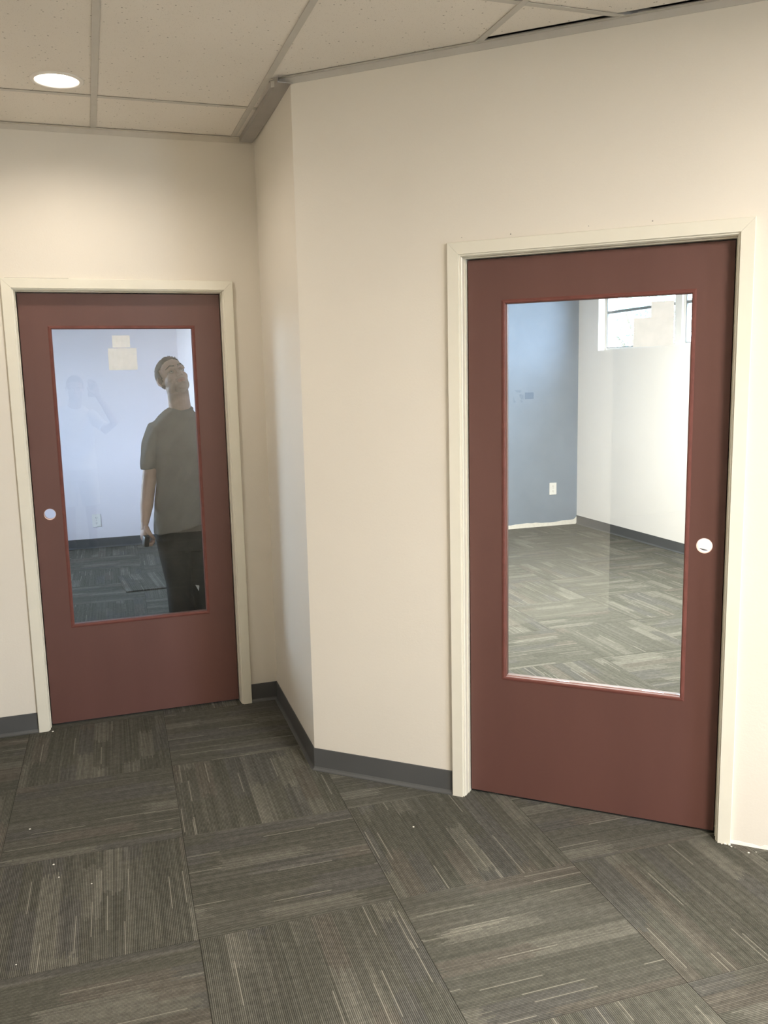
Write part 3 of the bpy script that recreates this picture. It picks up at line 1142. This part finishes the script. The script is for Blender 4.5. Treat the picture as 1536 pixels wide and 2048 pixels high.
def hair_mesh(HM, seed, hairline=.070, long=False):
    bm = bmesh.new()
    bmesh.ops.create_uvsphere(bm, u_segments=56, v_segments=40, radius=1)
    kill = []
    for v in bm.verts:
        u = v.co.copy()
        q = Vector((u.x * .0795, .014 + u.y * .0995, .036 + u.z * .090))
        dn = noise.noise(u * 9 + Vector((seed, 0, 0))) * .0035 + noise.noise(u * 26) * .0018
        q += Vector((u.x, u.y, u.z)) * dn
        if q.y < -.035 and q.z > .07: q += Vector((0, -.003, .004))
        v.co = q
        hl = hairline + .012 * math.cos(q.x * 40) - .010 + .004 * noise.noise(Vector((q.x * 60, 0, seed)))
        face = q.y < -.030 and q.z < hl
        side = q.y < .035 and q.z < (-.012 if q.y > -.012 else (.045 if q.y < -.022 else .0))
        back = q.z < -.052
        if face or side or back: kill.append(v)
    bmesh.ops.delete(bm, geom=kill, context='VERTS')
    # short spiky tuft at the front
    rr = random.Random(seed)
    for k in range(26):
        a = rr.uniform(-.9, .9)
        base = Vector((.055 * a, -.058 + .02 * abs(a), .100 - .012 * a * a))
        tip = base + Vector((rr.uniform(-.008, .008), -.004, rr.uniform(.006, .015)))
        e = Vector((.004, 0, 0))
        v0, v1, v2, v3 = bm.verts.new(base - e), bm.verts.new(base + e), bm.verts.new(tip), bm.verts.new(base + Vector((0, .006, 0)))
        bm.faces.new((v0, v1, v2)); bm.faces.new((v1, v3, v2)); bm.faces.new((v3, v0, v2))
    bm.transform(HM)
    return bm


def skin_mat(name, base, beard_eye_tone, HM=None):
    """skin with an unshaven jaw and shade painted into the eye sockets, laid out in the head's own space"""
    mt, nt, b = M(name)
    g = N(nt)
    tc = g.new('ShaderNodeTexCoord').outputs['Object']
    f = g.noise(tc, 22, 4)
    col = g.ramp(f, [(.3, tuple(c * .9 for c in base)), (.7, tuple(c * 1.06 for c in base))])
    at = g.new('ShaderNodeAttribute', attribute_name='stubble_eye_shade')
    col = g.mix(at.outputs['Fac'], col, beard_eye_tone)
    at2 = g.new('ShaderNodeAttribute', attribute_name='lip')
    col = g.mix(at2.outputs['Fac'], col, (base[0] * .8, base[1] * .52, base[2] * .5))
    g.lk(col, b.inputs['Base Color'])
    b.inputs['Roughness'].default_value = .55
    b.inputs['Subsurface Weight'].default_value = 0.0
    g.bump(g.noise(tc, 400, 2), .1, .001, b)
    return mt


def cloth(name, col, rough=.9):
    mt, nt, b = M(name)
    g = N(nt)
    tc = g.new('ShaderNodeTexCoord').outputs['Object']
    f = g.noise(tc, 9, 4)
    g.lk(g.ramp(f, [(.3, tuple(c * .88 for c in col)), (.7, tuple(min(1, c * 1.08) for c in col))]), b.inputs['Base Color'])
    b.inputs['Roughness'].default_value = rough
    b.inputs['Specular IOR Level'].default_value = .15
    g.bump(g.noise(tc, 700, 2), .25, .001, b)
    return mt


def face_attrs(o, HM):
    inv = HM.inverted()
    me = o.data
    a = me.attributes.new('stubble_eye_shade', 'FLOAT', 'POINT'); l = me.attributes.new('lip', 'FLOAT', 'POINT')
    av, lv_ = [0.0] * len(me.vertices), [0.0] * len(me.vertices)
    for i, v in enumerate(me.vertices):
        q = inv @ v.co
        if -.16 < q.z < .02 and abs(q.x) < .09 and q.y < .05:
            k = 0
            if q.z < -.050 and q.y > -.2: k = min(1, (-.050 - q.z) / .02)
            if abs(q.x) > .05 and q.z < -.02: k = max(k, min(1, (-.02 - q.z) / .02))
            if q.z < -.118: k *= max(0, 1 - (-.118 - q.z) / .02)
            if abs(q.x) < .030 and -.056 < q.z < -.046 and q.y < -.07: k = .7
            av[i] = .60 * k
            de = math.hypot((abs(q.x) - .031) / .017, (q.z - .001) / .011)
            if q.y < -.045 and de < 1.25: av[i] = max(av[i], .75 * min(1, (1.25 - de) / .5))  # dark circles and socket shade painted into the skin tone
            if abs(q.x) < .023 and -.075 < q.z < -.053 and q.y < -.081: lv_[i] = .7; av[i] = 0
    a.data.foreach_set('value', av); l.data.foreach_set('value', lv_)


def wrinkle(o, amp, sc, dirv, seed=0):
    me = o.data
    d = Vector(dirv).normalized()
    nr = [Vector(n.vector) for n in me.vertex_normals]
    for v, vn in zip(me.vertices, nr):
        p = v.co
        q = Vector((p.x, p.y, p.z))
        al = q.dot(d)
        w_ = (q - d * al) * sc + d * al * sc * .22 + Vector((seed, seed, seed))
        h = noise.noise(w_) + .5 * noise.noise(w_ * 2.1)
        v.co = p + vn * (amp * h)


def shoe(bm, c, rz, L=.29):
    r = Matrix.Rotation(rz, 4, 'Z')
    c = Vector(c)
    ell(bm, c + r @ Vector((0, -.05, .042)), (.048, L * .40, .040), r, 20)
    ell(bm, c + r @ Vector((0, .035, .065)), (.042, .055, .062), r, 20)


# ---- the man in the left office -------------------------------------------------
skinM = skin_mat('man_skin', (.41, .28, .235), (.17, .13, .115))
M_SHIRT = cloth('olive_grey_jersey', (.135, .142, .138))
M_PANTS = cloth('charcoal_work_cloth', (.030, .032, .033))
M_HAIR = plain('short_brown_hair', (.028, .022, .018), .75, .3, .3, 60, .6, 300)
M_BOOT = plain('dark_boot_leather', (.03, .026, .022), .5)
M_EYEW = plain('eye_white', (.30, .27, .24), .3)
M_IRIS = plain('dark_iris', (.03, .022, .016), .2)
man = empty('person', (-.33, .80, 0))
tag(man, 'man in olive grey t-shirt and dark trousers looking up behind the left door glass', 'person')
O = Vector((-.33, .80, 0))


def local(bm, off):
    bm.transform(Matrix.Translation(-off))
    fixn(bm)
    return bm


HMw = Matrix.Translation((-.370, .785, 1.676)) @ Matrix.Rotation(math.radians(-11), 4, 'Y') @ Matrix.Rotation(math.radians(20), 4, 'Z') @ Matrix.Rotation(math.radians(-27), 4, 'X')
bm = bmesh.new()
add_head(bm, HMw, (-.333, .815, 1.455))
# torso and legs run on under the clothes as one body
tube(bm, [(-.345, .815, 1.44, .10, .075), (-.335, .81, 1.38, .15, .09), (-.33, .80, 1.2, .135, .09), (-.33, .80, .95, .13, .09), (-.33, .80, .84, .145, .095)], 24)
for sx, kx, ax in ((-.085, -.395, -.385), (.09, -.245, -.215)):
    limb(bm, [(-.33 + sx, .80, .84, .075), (kx, .79, .48, .048), (ax, .81, .10, .036)], 16)
# his right arm (image left)
limb(bm, [(-.462, .808, 1.352, .046), (-.512, .81, 1.22, .043), (-.540, .81, 1.06, .040, .042), (-.556, .795, .96, .037, .038), (-.573, .775, .865, .023, .028)], 20)
add_hand(bm, (-.575, .772, .855), (-.17, -.10, -1), (.25, -1, .0), (1, .25, 0), 1.0)
# his left arm, hidden behind the door stile
limb(bm, [(-.195, .808, 1.352, .046), (-.150, .81, 1.22, .043), (-.12, .81, 1.06, .040), (-.105, .795, .96, .036), (-.09, .775, .865, .023, .028)], 20)
add_hand(bm, (-.088, .772, .855), (.10, -.10, -1), (-.25, -1, 0), (-1, .25, 0), .7)
body = obj('body', local(bm, O), skinM, man)
remesh(body, .0027, 2)
face_attrs(body, Matrix.Translation(-O) @ HMw)
for sx in (-1, 1):
    c = HMw @ Vector((sx * .031, -.0705, -.0005)) - O
    bm = bmesh.new(); ell(bm, c, (.0088, .0088, .0066), HMw.to_3x3().to_4x4(), 20)
    ey = obj('eye', bm, M_EYEW, man, True)
    c2 = HMw @ Vector((sx * .031 + .001, -.0780, .0020)) - O
    bm = bmesh.new(); ell(bm, c2, (.0042, .0016, .0042), HMw.to_3x3().to_4x4(), 14)
    obj('iris', bm, M_IRIS, ey, True)
    bm = bmesh.new()
    limb(bm, [(*(HMw @ Vector((sx * .012, -.0960, .024))), .0030, .0048), (*(HMw @ Vector((sx * .034, -.0925, .030))), .0034, .0052), (*(HMw @ Vector((sx * .056, -.072, .021))), .0024, .0034)], 10)
    obj('eyebrow', local(bm, O), M_HAIR, man, True)
bm = hair_mesh(Matrix.Translation(-O) @ HMw, 3)
hr = obj('hair', bm, M_HAIR, man, True)
md = hr.modifiers.new('s', 'SOLIDIFY'); md.thickness = .004; md.offset = -1
bake(hr)
# t-shirt: torso and sleeves as one garment, neckline open around the neck
bm = bmesh.new()
tube(bm, [(-.340, .822, 1.505, .070, .060), (-.339, .82, 1.488, .088, .072), (-.343, .815, 1.468, .120, .082), (-.340, .81, 1.440, .158, .094), (-.337, .805, 1.39, .186, .106),
          (-.333, .80, 1.30, .184, .114), (-.330, .80, 1.16, .172, .112), (-.330, .80, 1.02, .172, .114), (-.330, .80, .90, .182, .120), (-.330, .80, .80, .192, .128), (-.330, .80, .785, .193, .129)], 40)
for sg, x0, x1 in ((-1, -.485, -.536), (1, -.185, -.128)):
    tube(bm, [(x0 - .050 * sg, .808, 1.418, .044, .056), (x0 - .020 * sg, .81, 1.392, .062, .070), (x0 + sg * .018, .81, 1.30, .061, .073), (x1, .81, 1.18, .046, .063), (x1, .81, 1.166, .046, .063)], 28)
sh = obj('t_shirt', local(bm, O), M_SHIRT, man)
remesh(sh, .0042, 14)
wrinkle(sh, .016, 7, (.55, .2, .9), 2)
wrinkle(sh, .010, 15, (.6, 0, .8), 7)
for v in sh.data.vertices:      # hem rides up on his left side
    if v.co.z < 1.0: v.co.z += max(0, v.co.x + .17) * .26 * min(1, (1.0 - v.co.z) / .12)
# collar band
bm = bmesh.new()
nn = 40
cr = []
for k in range(nn):
    a = 2 * PI * k / nn
    cr.append(Vector((-.339 + .073 * math.cos(a), .812 + .060 * math.sin(a), 1.496 + .012 * math.sin(a) + .004 * math.cos(a))))
rings = []
for k in range(nn):
    dz = cr[k] - Vector((-.347, .812, 1.49)); dz.z = 0; dz.normalize()
    rings.append([bm.verts.new(cr[k] + dz * (.0045 * math.cos(b)) + Vector((0, 0, .009 * math.sin(b)))) for b in [2 * PI * q / 8 for q in range(8)]])
for k in range(nn):
    A, B = rings[k], rings[(k + 1) % nn]
    for q in range(8): bm.faces.new((A[q], A[(q + 1) % 8], B[(q + 1) % 8], B[q]))
obj('collar', local(bm, O), M_SHIRT, sh, True)
# trousers
bm = bmesh.new()
tube(bm, [(-.33, .80, .90, .165, .110), (-.33, .80, .83, .180, .122), (-.33, .80, .74, .186, .124), (-.33, .80, .69, .178, .12)], 36)
tube(bm, [(-.418, .80, .76, .100, .112), (-.412, .797, .66, .094, .104), (-.402, .792, .50, .073, .084), (-.396, .795, .38, .074, .082), (-.388, .80, .20, .068, .076), (-.386, .805, .055, .066, .078)], 28)
tube(bm, [(-.245, .80, .76, .100, .112), (-.242, .797, .66, .098, .108), (-.245, .79, .50, .090, .092), (-.24, .795, .38, .086, .088), (-.225, .80, .20, .074, .080), (-.215, .805, .055, .066, .078)], 28)
pt = obj('trousers', local(bm, O), M_PANTS, man)
remesh(pt, .0055, 5)
wrinkle(pt, .007, 8, (.3, 0, 1), 5)
bm = bmesh.new()
v = [bm.verts.new(q) for q in ((-.318, .698, .487), (-.296, .698, .482), (-.300, .698, .450), (-.308, .698, .466), (-.318, .701, .487), (-.296, .701, .482), (-.300, .701, .450), (-.308, .701, .466))]
bm.faces.new(v[:4]); bm.faces.new(v[:3:-1])
for k in range(4): bm.faces.new((v[k], v[(k + 1) % 4], v[4 + (k + 1) % 4], v[4 + k]))
tg = obj('pale_triangle', local(bm, O), M_WHITE, pt)  # flat pale triangle set on the trousers at the knee
tg['label'] = 'small pale triangular shape at the knee'
for ax in (-.386, -.215):
    bm = bmesh.new(); shoe(bm, (ax, .80, 0), 0); so = obj('boot', local(bm, O), M_BOOT, man); remesh(so, .006, 3)
# dark tool in his right hand
bm = box(-.014, .014, -.024, .024, -.030, .030, .008)
tool = obj('hand_tool', bm, plain('black_rubber', (.02, .018, .017), .5), None, True)
tool.location = (-.578, .715, .765); tool.rotation_euler = (.15, .1, .3)
tag(tool, 'small black tool held in the lowered hand of the man behind the glass', 'tool')

# ---- the photographer, faintly mirrored in the left door glass -------------------
skinP = skin_mat('photographer_skin', (.36, .24, .19), (.20, .15, .12))
M_TEE_W = cloth('white_jersey', (.74, .74, .74))
M_SHORT = cloth('pale_khaki_cloth', (.62, .62, .60))
ph = empty('person', (-.98, -4.80, 0))
tag(ph, 'photographer in a white t-shirt holding up a phone, faintly mirrored in the left glass', 'person')
O2 = Vector((-.98, -4.80, 0))
HEADM = Matrix.Translation((-.945, -4.66, 1.615)) @ Matrix.Rotation(PI, 4, 'Z') @ Matrix.Rotation(math.radians(6), 4, 'X')
bm = bmesh.new()
add_head(bm, HEADM, (-.965, -4.76, 1.42))
tube(bm, [(-.97, -4.78, 1.40, .12, .08), (-.975, -4.79, 1.32, .15, .09), (-.98, -4.80, 1.1, .135, .09), (-.98, -4.80, .84, .145, .095)], 24)
for sx in (-.09, .09): limb(bm, [(-.98 + sx, -4.80, .84, .078), (-.98 + sx * 1.1, -4.79, .46, .056), (-.98 + sx * 1.15, -4.81, .09, .038)], 16)
limb(bm, [(-.80, -4.78, 1.33, .052), (-.68, -4.66, 1.20, .045), (-.60, -4.56, 1.27, .038), (-.70, -4.43, 1.47, .028), (-.745, -4.392, 1.545, .024)], 18)
add_hand(bm, (-.750, -4.388, 1.553), (-.25, .18, 1), (-.9, .25, -.2), (-.3, .9, 0), .55)
limb(bm, [(-1.155, -4.78, 1.33, .052), (-1.22, -4.78, 1.18, .045), (-1.24, -4.74, 1.05, .040), (-1.235, -4.68, .90, .026)], 18)
add_hand(bm, (-1.234, -4.677, .89), (0, .1, -1), (.2, 1, 0), (1, 0, 0), .7)
bp_ = obj('body', local(bm, O2), skinP, ph); remesh(bp_, .006, 3)
face_attrs(bp_, Matrix.Translation(-O2) @ HEADM)
for sx in (-1, 1):
    bm = bmesh.new(); ell(bm, HEADM @ Vector((sx * .031, -.0745, -.0005)) - O2, (.0088, .0088, .0066), None, 12)
    obj('eye', bm, M_EYEW, ph, True)
h2 = obj('hair', hair_mesh(Matrix.Translation(-O2) @ HEADM, 8), M_HAIR, ph, True)
md = h2.modifiers.new('s', 'SOLIDIFY'); md.thickness = .004; md.offset = -1; bake(h2)
bm = bmesh.new()
tube(bm, [(-.967, -4.765, 1.45, .066, .060), (-.968, -4.77, 1.43, .11, .078), (-.97, -4.78, 1.40, .155, .092), (-.975, -4.79, 1.34, .188, .108), (-.98, -4.80, 1.2, .186, .118), (-.98, -4.80, .98, .182, .120), (-.98, -4.80, .80, .195, .13)], 36)
tube(bm, [(-.84, -4.78, 1.37, .060, .064), (-.79, -4.765, 1.32, .066, .070), (-.70, -4.68, 1.225, .056, .062)], 24)
tube(bm, [(-1.12, -4.78, 1.37, .060, .064), (-1.165, -4.78, 1.30, .062, .068), (-1.225, -4.78, 1.15, .055, .062)], 24)
s2_ = obj('t_shirt', local(bm, O2), M_TEE_W, ph); remesh(s2_, .007, 4); wrinkle(s2_, .006, 7, (.3, 0, 1), 9)
bm = bmesh.new()
tube(bm, [(-.98, -4.80, .90, .168, .11), (-.98, -4.80, .76, .190, .125), (-.98, -4.80, .69, .178, .12)], 32)
for sx in (-.095, .095): tube(bm, [(-.98 + sx, -4.80, .77, .098, .112), (-.98 + sx * 1.08, -4.80, .60, .095, .10), (-.98 + sx * 1.12, -4.795, .44, .085, .09)], 24)
p2_ = obj('shorts', local(bm, O2), M_SHORT, ph); remesh(p2_, .008, 3); wrinkle(p2_, .006, 8, (.2, 0, 1), 4)
for sx in (-.104, .104):
    bm = bmesh.new(); shoe(bm, (-.98 + sx, -4.81, 0), PI); so = obj('shoe', local(bm, O2), M_BOOT, ph); remesh(so, .007, 3)
# phone just behind the lens
pm = cam.matrix_world @ Matrix.Translation((.052, -.052, .012))
t = empty('phone'); t.matrix_world = pm
tag(t, 'dark smartphone held up by the photographer', 'phone')
obj('phone_body', box(-.035, .035, -.069, .069, -.004, .004, .003), plain('black_phone_shell', (.02, .02, .022), .3), t)
obj('screen', box(-.032, .032, -.062, .062, .0041, .0046), plain('phone_screen', (.03, .03, .035), .1), t)
